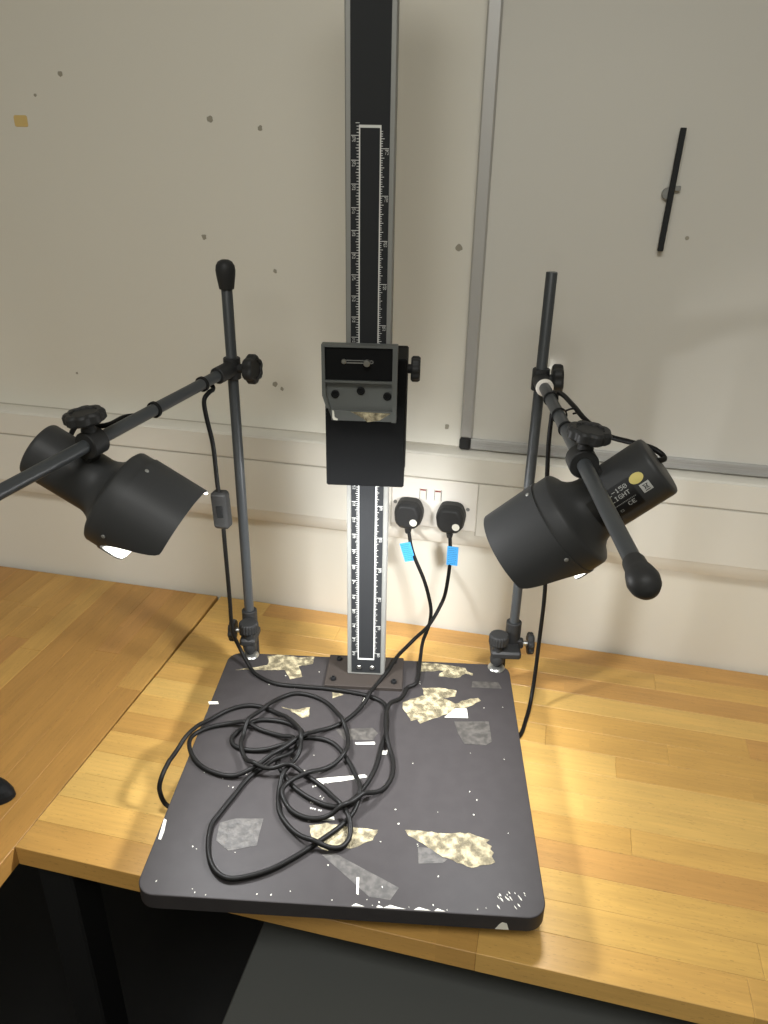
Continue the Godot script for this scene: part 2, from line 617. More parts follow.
func poly_plate(m: MB, pts: Array, h0: float, h1: float, frame := Transform3D.IDENTITY):
	var o := PackedVector2Array()
	for i in range(0, pts.size(), 2):
		o.append(Vector2(pts[i], pts[i + 1]))
	m.loft(frame, o, [[h0, 1.0, 0.0], [h1, 1.0, 0.0]])


func scale_texture() -> ImageTexture:
	var k := 2660.0
	var top := 0.785
	var im := Image.create(120, 2048, false, Image.FORMAT_RGB8)
	im.fill(Color(0.17, 0.175, 0.177))
	var white := Color(0.80, 0.80, 0.78)
	var px := func(x): return int(round(60.0 + x * k))
	var py := func(y): return int(round((top - y) * k))
	for sx in [-1, 1]:
		im.fill_rect(Rect2i(px.call(0.0122 * sx) - 2, py.call(0.771), 4, int((0.771 - 0.0345) * k)), white)
	im.fill_rect(Rect2i(px.call(-0.0122) - 2, py.call(0.771), px.call(0.0122) - px.call(-0.0122) + 4, 8), white)
	im.fill_rect(Rect2i(px.call(-0.0122) - 2, py.call(0.0345) - 8, px.call(0.0122) - px.call(-0.0122) + 4, 8), white)
	for i in range(2 * 8, 30 * 8 + 5):
		var y := i / 8.0 * 0.0254 - 0.0019
		var ln := 0.0034
		if i % 4 == 0: ln = 0.0042
		if i % 8 == 0: ln = 0.0095
		var x0: int = px.call(-0.0122 - ln)
		im.fill_rect(Rect2i(x0, py.call(y) - 1, px.call(-0.0122) - x0, 2), white)
		if i % 8 == 0:
			var s := str(i / 8)
			print_text(im, s, px.call(-0.0168) - 6 * s.length() * (2 if s.length() == 1 else 1) + 2, py.call(y) + 3, 2 if s.length() == 1 else 1, white, 2)
	for i in range(5 * 4, 77 * 4):
		var y := i / 4.0 * 0.01 - 0.0028
		var ln := 0.0030
		if i % 4 == 0: ln = 0.0046
		if i % 20 == 0: ln = 0.0098
		im.fill_rect(Rect2i(px.call(0.0122), py.call(y) - 1, int(ln * k), 2), white)
		if i % 20 == 0:
			print_text(im, str(i / 4), px.call(0.0172), py.call(y) + 3, 2 if i < 40 else 1, white, 2)
	return ImageTexture.create_from_image(im)


func build_stand():
	var st := thing("copy_stand", "black photographic copy stand with tape-scarred baseboard and upright ruled column", "copy stand", stand_at, PSI)
	# baseboard on four feet, its origin the top under the column
	var bm := MB.new()
	var cx := 0.00035
	var cz := 0.17455
	bm.loft(at(cx, 0, cz), round_rect(0.4537, 0.4487, 0.022, 8), [[-0.0225, 1.0, 0.0015], [-0.021, 1.0, 0.0], [-0.0012, 1.0, 0.0], [-0.0003, 1.0, 0.0004], [0.0, 1.0, 0.0013]])
	var base := obj("baseboard", bm, M.baseboard, st)
	for x in [-0.19, 0.19]:
		for z in [0.0, 0.35]:
			var m := MB.new()
			m.lathe(at(x, -0.048, z), [[0.0, 0.0], [0.012, 0.0], [0.014, 0.002], [0.015, 0.0257], [0.0, 0.0257]], 20)
			obj("foot", m, M.rubber, st)
	# torn tape, paper and chips on the board
	var k := 0
	for q in [
		["cream", [.0867,-.0448, .1099,-.0447, .1283,-.0423, .1569,-.0370, .1599,-.0279, .1687,-.0231, .1673,-.0175, .1574,-.0222, .1479,-.0124, .1389,-.0099, .1141,-.0116, .1153,-.0190, .1234,-.0270, .0983,-.0239, .0858,-.0222]],
		["cream", [.0885,.0187, .1182,.0165, .1412,.0216, .1386,.0354, .1244,.0398, .1017,.0399, .0908,.0340]],
		["cream", [.0598,.0547, .0875,.0376, .1049,.0346, .1222,.0417, .1381,.0520, .1612,.0387, .1732,.0361, .1772,.0425, .1560,.0588, .1365,.0699, .1195,.0790, .0861,.1001, .0818,.0912, .0726,.0950, .0603,.0692]],
		["white", [.1378,.0634, .1548,.0621, .1560,.0825, .1215,.0836, .1279,.0753]],
		["clear", [.1359,.0918, .1858,.0880, .1868,.1295, .1783,.1372, .1485,.1366, .1402,.1155]],
		["clear", [.1666,-.0031, .2068,-.0044, .2110,.0111, .1647,.0119]],
		["cream", [.0701,.2910, .0866,.2909, .1195,.2929, .1473,.2898, .1608,.2953, .1717,.2987, .1671,.3032, .1736,.3079, .1716,.3122, .1755,.3170, .1725,.3222, .1761,.3299, .1650,.3345, .1483,.3396, .1320,.3339, .1155,.3271, .1022,.3170, .0868,.3067, .0746,.2992]],
		["clear", [.0861,.3151, .0996,.3151, .1155,.3275, .1205,.3298, .1154,.3350, .0872,.3380]],
		["cream", [-.1649,-.0442, -.1426,-.0488, -.1128,-.0435, -.0875,-.0474, -.0877,-.0285, -.1092,-.0204, -.0994,.0059, -.1176,.0135, -.1299,-.0096, -.2074,-.0036, -.1599,-.0192, -.1593,-.0304]],
		["white", [-.2302,.0749, -.2156,.0738, -.2132,.0792, -.2270,.0810]],
		["cream", [-.0485,.0390, -.0303,.0434, -.0462,.0537]],
		["cream", [-.1197,.0785, -.0979,.0831, -.0770,.0768, -.0761,.0969, -.0848,.1006, -.0967,.0908]],
		["clear", [-.1562,.2960, -.1385,.2883, -.1041,.2859, -.1043,.3262, -.1356,.3358, -.1537,.3220]],
		["cream", [-.0465,.2926, -.0257,.2868, -.0037,.2906, .0136,.2921, .0372,.2931, .0319,.3090, .0119,.3206, -.0206,.3278, -.0385,.3190]],
		["clear", [-.0262,.3331, -.0121,.3297, .0657,.3713, .0567,.3874, .0332,.3846]],
		["clear", [-.0337,.1213, .0184,.1138, .0266,.1241, .0202,.1388, -.0191,.1417]],
		["white", [-.2255,.2944, -.2218,.2963, -.2192,.3137, -.2192,.3256, -.2228,.3248, -.2239,.3114]],
		["white", [-.0547,.2211, -.0484,.2163, .0144,.2043, .0180,.2084, -.0158,.2183, -.0428,.2239]],
		["white", [-.0503,.2820, -.0182,.2770, -.0168,.2819, -.0492,.2863]],
		["white", [-.0029,.0697, .0012,.0492, .0055,.0489, .0037,.0676]],
		["white", [-.0039,.1455, .0229,.1421, .0242,.1469, -.0026,.1489]],
		["white", [.0314,.1608, .0423,.1566, .0412,.1648, .0326,.1661]],
		["white", [.0175,.3610, .0203,.3608, .0214,.3832, .0190,.3821]],
	]:
		var pts: Array = q[1]
		var kind: String = q[0]
		var rag := []
		for i in range(0, pts.size(), 2):
			var a := Vector2(pts[i], pts[i + 1])
			var j := (i + 2) % pts.size()
			var b := Vector2(pts[j], pts[j + 1])
			rag.append_array([a.x, a.y])
			var steps := int(a.distance_to(b) / (0.005 if kind == "cream" else 0.02))
			for s in range(1, steps):
				var mid := a.lerp(b, float(s) / steps) + Vector2(rng.randf_range(-1, 1), rng.randf_range(-1, 1)) * (0.0011 if kind == "cream" else 0.0003)
				rag.append_array([mid.x, mid.y])
		var m := MB.new()
		poly_plate(m, rag, -0.0001, 0.00018 + 0.00003 * (k % 7))
		k += 1
		var o := obj({"cream": "torn_tape", "clear": "tape_film", "white": "paper_scrap"}[kind], m, {"cream": M.cream_tape, "clear": M.clear_tape, "white": M.paper}[kind], base)
		o.set_meta("label", {"cream": "torn cream masking tape stuck to the board", "clear": "dull film of old tape on the board", "white": "white chip or paper scrap on the board"}[kind])
	var chips := MB.new()
	for i in 90:
		var c := Vector2(rng.randf_range(-0.21, 0.21), rng.randf_range(-0.03, 0.385))
		if i > 55:
			c = Vector2(rng.randf_range(-0.19, 0.2), rng.randf_range(0.388, 0.3962))
		if i > 70:
			c = Vector2(rng.randf_range(0.170, 0.213), rng.randf_range(0.368, 0.388))
		var a := rng.randf_range(0.0, TAU)
		var ln := rng.randf_range(0.0006, 0.0016) * (1.0 if i < 71 else 2.2)
		var d := Vector2(cos(a), sin(a)) * ln
		if i > 70:
			d = Vector2(0.5, 0.85) * ln
		var e := Vector2(-d.y, d.x) * rng.randf_range(0.3, 0.8) * (1.0 if i < 71 else 0.4)
		poly_plate(chips, [c.x + d.x, c.y + d.y, c.x + e.x, c.y + e.y, c.x - d.x, c.y - d.y, c.x - e.x, c.y - e.y], -0.0001, 0.0002)
	for q in [[0.022, 0.007], [0.046, 0.004], [0.062, 0.012], [0.092, 0.009], [0.111, 0.006]]:
		poly_plate(chips, [q[0] - q[1], 0.3972, q[0] - q[1] * 0.4, 0.3948 - q[1] * 0.12, q[0] + q[1] * 0.3, 0.3956, q[0] + q[1], 0.3970], -0.0001, 0.0002)
	poly_plate(chips, [0.172, -0.0205, 0.176, -0.0125, 0.179, -0.0090, 0.184, -0.0105, 0.187, -0.0205], 0.3985, 0.39905, Transform3D(Basis(Vector3(1, 0, 0), Vector3(0, 0, 1), Vector3(0, 1, 0)), Vector3.ZERO))
	var ch := obj("paint_chips", chips, M.paper, base)
	ch.set_meta("kind", "stuff")
	var pr := MB.new()
	for row in [[-0.0521, 0.2307, -0.0249, 0.2183, 9], [-0.0511, 0.2557, -0.0289, 0.2606, 8], [-0.0497, 0.2653, -0.0341, 0.2689, 6]]:
		var n := int(row[4])
		for i in n:
			var t := (i + 0.5) / n
			if rng.randf() < 0.2:
				continue
			var x := lerpf(row[0], row[2], t)
			var z := lerpf(row[1], row[3], t)
			var hw := absf(row[2] - row[0]) / n * 0.36
			poly_plate(pr, [x - hw, z - 0.0011, x + hw, z - 0.0011, x + hw, z + 0.0011 * rng.randf_range(0.0, 1.0), x - hw, z + 0.0011], -0.0001, 0.00016)
	var wp := obj("worn_print", pr, M.paper, base)
	wp.set_meta("kind", "stuff")
	wp.set_meta("label", "worn pale lettering, no longer legible")
	# plate and screws that hold the column
	var pm := MB.new()
	pm.loft(at(-0.002, 0, -0.009), round_rect(0.120, 0.078, 0.002, 3), [[0.0, 1.0, 0.0], [0.0052, 1.0, 0.0], [0.006, 1.0, 0.0008]])
	obj("column_plate", pm, M.plate, st)
	for q in [[-0.0455, -0.035], [-0.0495, 0.016], [0.043, -0.035], [0.0445, 0.017]]:
		var m := MB.new()
		m.lathe(at(q[0], 0.006, q[1]), [[0.0042, 0.0], [0.0042, 0.0042], [0.0036, 0.005], [0.002, 0.005], [0.002, 0.003], [0.0, 0.003]], 16)
		obj("socket_screw", m, M.plastic_dark, st)
	var col := MB.new()
	col.box(at(0, 0.006 + 0.507, -0.0185), Vector3(0.0576, 1.014, 0.037), 0.0012)
	obj("column", col, M.silver, st)
	obj("column_face", boxed(Vector3(-0.0225, 0.0105, -0.001), Vector3(0.0225, 1.015, 0.0006)), M.face, st)
	var sc := MB.new()
	var top := 0.785
	var bot := 0.785 - 2048.0 / 2660.0
	sc.box(at(0, (top + bot) / 2, 0.0004), Vector3(0.0445, top - bot, 0.0008))
	for i in sc.v.size():
		sc.uv[i] = Vector2(sc.v[i].x / 0.0451 + 0.5, (top - sc.v[i].y) / (top - bot))
	var sm := mat(Color(1, 1, 1), 0.5, 0.0, 0.2)
	sm.albedo_texture = scale_texture()
	sm.texture_filter = BaseMaterial3D.TEXTURE_FILTER_LINEAR_WITH_MIPMAPS
	obj("ruled_scale", sc, sm, st).set_meta("label", "black scale printed in white with inches and centimetres")
	for x in [-0.0107, 0.0096]:
		var m := MB.new()
		disc(m, along(Vector3(x, 0.0205, 0.0004), Vector3(0, 0, 1)), 0.0038, 0.0022, 0.0010)
		obj("scale_screw", m, M.chrome, st)
	# carriage that rides on the column: a sleeve of four walls
	var ca := MB.new()
	ca.box(at(-0.0012, 0.4255, 0.021), Vector3(0.1035, 0.173, 0.018), 0.002)
	ca.box(at(-0.0012, 0.4255, -0.0435), Vector3(0.1035, 0.173, 0.010), 0.002)
	for x in [-0.043, 0.0405]:
		ca.box(at(x, 0.4255, -0.0135), Vector3(0.019, 0.172, 0.055), 0.001)
	var car := obj("carriage", ca, M.carriage, st)
	var hub := MB.new()
	hub.lathe(along(Vector3(0.0495, 0.493, 0.0), Vector3(1, 0, 0)), [[0.0, 0.0], [0.006, 0.0], [0.006, 0.008], [0.0, 0.008]], 16)
	knob_shape(hub, along(Vector3(0.0550, 0.493, 0.0), Vector3(1, 0, 0)), 0.0165, 0.012, 8, 0.002)
	obj("lock_knob", hub, M.plastic, car)
	# grey camera bracket on the front of the carriage
	var br := MB.new()
	var front := Transform3D(Basis(Vector3(1, 0, 0), Vector3(0, 0, 1), Vector3(0, 1, 0)), Vector3.ZERO)
	var shape := [-0.0526, 0.5345, 0.0395, 0.5345, 0.0395, 0.4395, -0.0415, 0.4395, -0.0475, 0.456, -0.0526, 0.472]
	poly_plate(br, shape, 0.0455, 0.0525, front)
	br.box(at(-0.006, 0.475, 0.038), Vector3(0.07, 0.06, 0.017))
	for q in [[-0.0526, 0.5345, 0.0395, 0.5345, 0.0395, 0.5318, -0.0526, 0.5318], [-0.0526, 0.5318, -0.0488, 0.5318, -0.0480, 0.472, -0.0432, 0.455, -0.0475, 0.456, -0.0526, 0.472], [0.0335, 0.5318, 0.0395, 0.5318, 0.0395, 0.4395, 0.0335, 0.4395], [-0.0488, 0.4912, 0.0335, 0.4912, 0.0335, 0.4885, -0.0488, 0.4885], [-0.0415, 0.4525, 0.0335, 0.4525, 0.0335, 0.4395, -0.0415, 0.4395]]:
		poly_plate(br, q, 0.0520, 0.0600 if q[1] > 0.46 else 0.0570, front)
	var brk := obj("camera_bracket", br, M.bracket, car)
	obj("mount_pad", boxed(Vector3(-0.0486, 0.4914, 0.052), Vector3(0.0333, 0.5316, 0.0575), 0.0005), M.carriage, brk)
	var sl := MB.new()
	sl.loft(Transform3D(Basis(Vector3(1, 0, 0), Vector3(0, 0, 1), Vector3(0, -1, 0)), Vector3(-0.0085, 0.5143, 0.0570)), round_rect(0.038, 0.0046, 0.0022, 4), [[0.0, 1.0, 0.0], [0.0009, 1.0, 0.0003]])
	obj("slot_rim", sl, M.silver, brk)
	obj("slot", boxed(Vector3(-0.0262, 0.51365, 0.0575), Vector3(0.0092, 0.5157, 0.0581)), M.rubber, brk)
	for q in [[-0.0255, 0.5145, 0.0030, 0.0025], [0.0027, 0.5140, 0.0040, 0.008]]:
		var m := MB.new()
		disc(m, along(Vector3(q[0], q[1], 0.0573), Vector3(0, 0, 1)), q[2], q[3], 0.0007)
		obj("mount_screw", m, M.chrome, brk)
	for q in [[-0.0370, 0.4722], [-0.0052, 0.4772], [0.0275, 0.4712]]:
		var m := MB.new()
		m.lathe(along(Vector3(q[0], q[1], 0.0523), Vector3(0, 0, 1)), [[0.0052, 0.0], [0.0052, 0.0016], [0.0045, 0.0022], [0.0032, 0.0022], [0.0032, 0.0006], [0.0, 0.0006]], 18)
		obj("bracket_bolt", m, M.plastic_dark, brk)
	var tp := MB.new()
	poly_plate(tp, [-0.018, 0.4515, 0.0325, 0.4505, 0.0185, 0.4410, 0.0036, 0.4385, -0.0030, 0.4440], 0.0568, 0.0575, front)
	obj("torn_tape", tp, M.cream_tape, brk)
	var tc := MB.new()
	poly_plate(tc, [-0.0405, 0.4525, -0.0385, 0.452, -0.0375, 0.4435, -0.0335, 0.4415, -0.0340, 0.4395, -0.0390, 0.4400, -0.0405, 0.4430], 0.0568, 0.0574, front)
	obj("paper_scrap", tc, M.paper, brk)


# ---------------------------------------------------------------- lamps
func ring_on(m: MB, o: Vector3, dir: Vector3, r_in: float, r_out: float, h: float):
	m.lathe(along(o - dir.normalized() * h / 2, dir), [[r_in, 0.0], [r_out - 0.001, 0.0], [r_out, 0.001], [r_out, h - 0.001], [r_out - 0.001, h], [r_in, h]], 28)


func hood_shape(m: MB, xf: Transform3D, r: float, s0: float, full: float, short: float, middle: float, inside: bool, segs := 96):
	# a visor: long on one side of the rim, short on the other, with a notch where the two meet
	var th := 0.0016
	var rr := r - th if inside else r
	for i in segs:
		var aa := [TAU * i / segs, TAU * (i + 1) / segs]
		var p := []
		var q := []
		var nn := []
		for a in aa:
			var dist: float = abs(wrapf(a - middle, -PI, PI))
			var ln: float = full * lerpf(1.0, 0.40, smoothstep(1.12, 1.66, dist))
			ln = short + (ln - short) * (1.0 - exp(-pow((dist - 1.88) / 0.30, 2.0)))
			var d := Vector3(cos(a), 0, sin(a))
			p.append(d)
			q.append(ln)
			nn.append(xf.basis * (-d if inside else d))
		m.quad(xf * (p[0] * rr + Vector3(0, s0, 0)), xf * (p[1] * rr + Vector3(0, s0, 0)), xf * (p[1] * rr + Vector3(0, s0 + q[1], 0)), xf * (p[0] * rr + Vector3(0, s0 + q[0], 0)), nn[0], nn[1], nn[1], nn[0])
		if not inside:
			for e in [0, 1]:
				var y0: float = s0 + (q[0] if e == 1 else 0.0)
				var y1: float = s0 + (q[1] if e == 1 else 0.0)
				var up := xf.basis * Vector3(0, 1 if e == 1 else -1, 0)
				m.flat(xf * (p[0] * r + Vector3(0, y0, 0)), xf * (p[1] * r + Vector3(0, y1, 0)), xf * (p[1] * (r - th) + Vector3(0, y1, 0)), xf * (p[0] * (r - th) + Vector3(0, y0, 0)), up)


func label_texture() -> ImageTexture:
	var im := Image.create(200, 150, false, Image.FORMAT_RGB8)
	im.fill(Color(0.05, 0.05, 0.052))
	var c := Color(0.62, 0.62, 0.60)
	print_text(im, "L-150", 92, 16, 3, c)
	print_text(im, "LIGHT", 90, 48, 3, c)
	for x in range(84, 186, 7):
		im.fill_rect(Rect2i(x, 88, 4, 5), c * 0.8)
	print_text(im, "CE", 142, 100, 3, c)
	im.fill_rect(Rect2i(98, 118, 14, 14), c * 0.7)
	im.fill_rect(Rect2i(101, 121, 8, 8), Color(0.05, 0.05, 0.052))
	return ImageTexture.create_from_image(im)


func bin_texture() -> ImageTexture:
	var im := Image.create(48, 56, false, Image.FORMAT_RGB8)
	im.fill(Color(0.66, 0.66, 0.64))
	var k := Color(0.12, 0.12, 0.12)
	im.fill_rect(Rect2i(14, 10, 20, 3), k)
	for i in 22:
		im.fill_rect(Rect2i(15 + i / 8, 14 + i, 3, 1), k)
		im.fill_rect(Rect2i(30 - i / 8, 14 + i, 3, 1), k)
		im.fill_rect(Rect2i(10 + i * 26 / 22, 10 + i * 28 / 22, 3, 2), k)
		im.fill_rect(Rect2i(36 - i * 26 / 22, 10 + i * 28 / 22, 3, 2), k)
	im.fill_rect(Rect2i(17, 35, 14, 2), k)
	im.fill_rect(Rect2i(12, 44, 24, 5), k)
	return ImageTexture.create_from_image(im)


func cylinder_patch(m: MB, xf: Transform3D, r: float, y0: float, y1: float, a0: float, a1: float, oval := false):
	# a sticker bent round a cylinder; u runs with y from y1 back to y0, v round the cylinder
	var steps := 12
	for i in steps:
		for j in steps:
			var c := []
			var u := []
			var nn := []
			for q in [[0, 0], [1, 0], [1, 1], [0, 1]]:
				var s := float(i + q[0]) / steps
				var t := float(j + q[1]) / steps
				var ss := s
				var tt := t
				if oval:
					var x := s * 2 - 1
					var y := t * 2 - 1
					ss = x * sqrt(1 - y * y / 2) * 0.5 + 0.5
					tt = y * sqrt(1 - x * x / 2) * 0.5 + 0.5
				var a := lerpf(a0, a1, tt)
				var d := Vector3(cos(a), 0, sin(a))
				c.append(xf * (d * r + Vector3(0, lerpf(y0, y1, ss), 0)))
				nn.append(xf.basis * d)
				u.append(Vector2(1 - s, t))
			m.tri(c[0], c[1], c[2], nn[0], nn[1], nn[2], u[0], u[1], u[2])
			m.tri(c[0], c[2], c[3], nn[0], nn[2], nn[3], u[0], u[2], u[3])


func copy_lamp(label: String, foot: Vector2, knob_at: Vector2, wing: int, joint_y: float, top_y: float, arm_end: Vector3, ball_top: bool, ball_end: bool, along_arm: float, axis: Vector3, mount: Vector3, knob_dir: Vector3, back: float, drop: float, hood_r: float, hood_len: float, facing: Vector3, visor: float, screw: float, joint_out: float, stickers: bool):
	var o := thing("copy_lamp", label, "lamp", S(foot.x, 0, foot.y), PSI, "clamp-on lamps at the back of the copy stand")
	var inv := o.transform.affine_inverse()
	var B3 := inv.basis
	# clamp on the back edge of the board: fixed jaw, screw with a fluted knob, washer
	var k := Vector3(knob_at.x - foot.x, 0, knob_at.y - foot.y)
	var cl := MB.new()
	cl.box(at(k.x * 0.5, 0.030, k.z * 0.5), Vector3(abs(k.x) + 0.022, 0.013, abs(k.z) + 0.020), 0.003)
	cl.box(at(k.x * 0.8, -0.001, 0.0085), Vector3(0.022, 0.076, 0.012), 0.003)
	cl.box(at(k.x * 0.9, -0.031, k.z * 0.5 + 0.005), Vector3(0.022, 0.010, abs(k.z) + 0.010), 0.002)
	var jaw := obj("clamp", cl, M.plastic, o)
	var scw := MB.new()
	scw.lathe(at(k.x, 0.0025, k.z), [[0.0, 0.0], [0.005, 0.0], [0.0055, 0.006], [0.0105, 0.010], [0.0115, 0.016], [0.0105, 0.022], [0.0085, 0.026], [0.0085, 0.034], [0.007, 0.047], [0.0, 0.047]], 22)
	obj("clamp_screw", scw, M.plastic, jaw)
	var kn := MB.new()
	kn.loft(at(k.x, 0.047, k.z), star(0.0158, 20, 0.0012, 4), [[0.0, 0.8, 0.0], [0.003, 1.0, 0.0], [0.014, 1.0, 0.0], [0.0165, 0.95, 0.0], [0.018, 0.82, 0.0]])
	obj("clamp_knob", kn, M.plastic, jaw)
	var wa := MB.new()
	wa.lathe(at(k.x, 0.0003, k.z), [[0.0, 0.0], [0.0130, 0.0], [0.0136, 0.0010], [0.0128, 0.0026], [0.0090, 0.0048], [0.0, 0.0056]], 28)
	obj("washer", wa, M.chrome, jaw).set_meta("label", "bright steel pressure pad")
	# socket that takes the post, with its side knob
	var so := MB.new()
	ring_on(so, Vector3(0, 0.044, 0), Vector3.UP, 0.0, 0.0122, 0.056)
	so.box(at(wing * 0.011, 0.034, 0.004), Vector3(0.012, 0.016, 0.012), 0.002)
	var soc := obj("post_socket", so, M.plastic, o)
	var sh := MB.new()
	sh.rod(Vector3(wing * 0.013, 0.034, 0.004), Vector3(wing * 0.026, 0.034, 0.004), 0.0045, 14)
	obj("side_shaft", sh, M.chrome, soc)
	var wk := MB.new()
	knob_shape(wk, along(Vector3(wing * 0.0235, 0.034, 0.004), Vector3(wing, 0, 0)), 0.0185, 0.010, 7, 0.003)
	obj("side_knob", wk, M.plastic, soc)
	# post
	var post := MB.new()
	var py := top_y + TB - o.position.y
	post.lathe(at(0, 0.03, 0), [[0.0, 0.0], [0.0075, 0.0], [0.0075, py - 0.031], [0.0068, py - 0.03], [0.0, py - 0.03]], 24)
	obj("post", post, M.tube, o)
	if ball_top:
		var c := MB.new()
		c.lathe(at(0, py - 0.028, 0), [[0.0, 0.0], [0.0098, 0.0], [0.0102, 0.002], [0.0125, 0.017], [0.0132, 0.024], [0.0122, 0.030], [0.0095, 0.0348], [0.005, 0.0372], [0.0, 0.0378]], 28)
		obj("post_cap", c, M.plastic, o)
	# joint that carries the arm
	var J := Vector3(0, joint_y + TB - o.position.y, 0)
	var E := inv * (arm_end + Vector3(0, TB, 0))
	var ad := (E - J).normalized()
	var jm := MB.new()
	ring_on(jm, J, Vector3.UP, 0.0, 0.0118, 0.030)
	ring_on(jm, J + ad * 0.019, ad, 0.0, 0.0115, 0.034)
	var joint := obj("joint", jm, M.plastic, o)
	var jk := MB.new()
	var side := Vector3(1, 0, 0) if wing < 0 else (ad.cross(Vector3.UP)).normalized() * -1.0
	side = (B3 * Vector3(0.98, 0.05, 0.12)).normalized() if wing < 0 else (B3 * Vector3(0.9, 0.05, -0.1)).normalized()
	jk.lathe(along(J + side * 0.006, side), [[0.0, 0.0], [0.0065, 0.0], [0.0065, joint_out - 0.004], [0.0, joint_out - 0.004]], 16)
	knob_shape(jk, along(J + side * joint_out, side), 0.0205, 0.0145, 6, 0.0030)
	obj("joint_knob", jk, M.plastic, joint)
	if ball_end:
		var rg := MB.new()
		ring_on(rg, J + ad * 0.0365, ad, 0.0075, 0.0118, 0.004)
		obj("joint_ring", rg, M.socket, joint).set_meta("label", "pale plastic ring")
	# arm
	var arm := MB.new()
	arm.rod(J + ad * 0.02, E, 0.0075, 24)
	obj("arm", arm, M.tube, o)
	if ball_end:
		var c := MB.new()
		c.lathe(along(E - ad * 0.020, ad), [[0.0, -0.008], [0.0088, -0.008], [0.0094, -0.006], [0.0098, 0.004], [0.0118, 0.012], [0.0132, 0.021], [0.0122, 0.028], [0.0095, 0.0335], [0.005, 0.0362], [0.0, 0.037]], 28)
		obj("arm_cap", c, M.plastic, o)
	# head: clamp ring on the arm, big knob, bracket, body, cup, hood, bulb
	var P := J.lerp(E, along_arm)
	var a := (B3 * axis).normalized()
	var mt := (B3 * mount).normalized()
	var kd := B3 * knob_dir
	kd = (kd - ad * kd.dot(ad)).normalized()
	var hd := MB.new()
	ring_on(hd, P, ad, 0.0076, 0.0155, 0.022)
	hd.box(Transform3D(along(Vector3.ZERO, mt, ad).basis, P + mt * 0.0165), Vector3(0.020, 0.014, 0.020), 0.003)
	hd.lathe(along(P + kd * 0.008, kd), [[0.0, 0.0], [0.0085, 0.0], [0.0085, 0.008], [0.0068, 0.012], [0.0068, 0.018], [0.0, 0.018]], 20)
	var head := obj("head_clamp", hd, M.plastic, o)
	var bk := MB.new()
	knob_shape(bk, along(P + kd * 0.024, kd), 0.0232, 0.0135, 8, 0.0030)
	obj("head_knob", bk, M.plastic, head)
	var xf := along(P + mt * drop - a * back, a, ad)
	var hood_s := 0.120
	var bd := MB.new()
	bd.lathe(xf, [[0.0, 0.0], [0.0305, 0.0], [0.0325, 0.0008], [0.0338, 0.003], [0.0340, 0.006], [0.0342, 0.078], [0.0355, 0.084], [0.0385, 0.090], [0.0440, 0.0955], [hood_r - 0.0065, 0.0990], [hood_r - 0.0030, 0.1012], [hood_r - 0.0016, 0.104], [hood_r - 0.0012, 0.122], [hood_r - 0.0030, 0.122], [hood_r - 0.0036, 0.108], [0.034, 0.104], [0.0, 0.104]], 64)
	var body := obj("lamp_body", bd, M.enamel, o)
	# angles round the axis are counted from the side that faces the room towards the lower edge
	var fl := xf.basis.inverse() * (B3 * facing)
	var a0 := atan2(fl.z, fl.x)
	var low := xf.basis * Vector3(cos(a0 + PI / 2), 0, sin(a0 + PI / 2))
	var turn := 1.0 if low.y < 0.0 else -1.0
	var na := a0 + turn * deg_to_rad(visor)
	var h1 := MB.new()
	hood_shape(h1, xf, hood_r, hood_s, hood_len, hood_len * 0.05, na, false)
	var hood := obj("hood", h1, M.enamel, o)
	var h2 := MB.new()
	hood_shape(h2, xf, hood_r, hood_s, hood_len, hood_len * 0.05, na, true)
	obj("hood_lining", h2, M.white, hood).set_meta("label", "pale inner face of the hood")
	for i in 4:
		var sa := a0 + turn * deg_to_rad(screw) + PI / 2 * i
		var sd := Vector3(cos(sa), 0, sin(sa))
		var sm := MB.new()
		disc(sm, along(xf * (sd * (hood_r - 0.0005) + Vector3(0, hood_s + 0.005, 0)), xf.basis * sd), 0.0024, 0.0018, 0.0007, 14)
		obj("hood_screw", sm, M.silver, hood)
	var bl := MB.new()
	bl.lathe(xf, [[0.012, 0.1045], [0.030, 0.107], [0.041, 0.112], [0.0455, 0.119], [0.0440, 0.126], [0.036, 0.132], [0.02, 0.1355], [0.0, 0.1365]], 40)
	obj("bulb", bl, M.glow, o).set_meta("label", "lit white reflector bulb")
	var sp := SpotLight3D.new()
	sp.name = "bulb_light"
	sp.light_color = Color(0.985, 0.99, 1.0)
	sp.light_energy = LAMP
	sp.spot_angle = 74.0
	sp.spot_angle_attenuation = 1.0
	sp.spot_attenuation = 2.0
	sp.spot_range = 8.0
	sp.light_size = 0.04
	sp.shadow_enabled = true
	o.add_child(sp)
	sp.transform = Transform3D(Basis.looking_at(a, ad), xf * Vector3(0, 0.141, 0))
	if stickers:
		# the print on the back of the body, on the side that faces the room
		var tc := xf.basis.inverse() * (B3 * (Vector3(0.2295, 0.7856, 1.1672) + Vector3(0, TB, 0) - (o.transform * xf.origin)))
		var ca := atan2(tc.z, tc.x)
		var sgn := turn
		var lm := mat(Color(1, 1, 1), 0.4)
		lm.albedo_texture = label_texture()
		var lab := MB.new()
		cylinder_patch(lab, xf, 0.0346, 0.029, 0.079, ca - 0.20 * sgn, ca + 0.75 * sgn)
		obj("rating_label", lab, lm, body).set_meta("label", "black rating label printed in pale letters")
		var gm := MB.new()
		cylinder_patch(gm, xf, 0.0346, 0.015, 0.030, ca - 0.20 * sgn, ca + 0.12 * sgn, true)
		obj("oval_sticker", gm, M.gold, body).set_meta("label", "small oval gold sticker")
		var bmx := mat(Color(1, 1, 1), 0.5)
		bmx.albedo_texture = bin_texture()
		var bm := MB.new()
		cylinder_patch(bm, xf, 0.0346, 0.014, 0.0245, ca + 0.18 * sgn, ca + 0.48 * sgn)
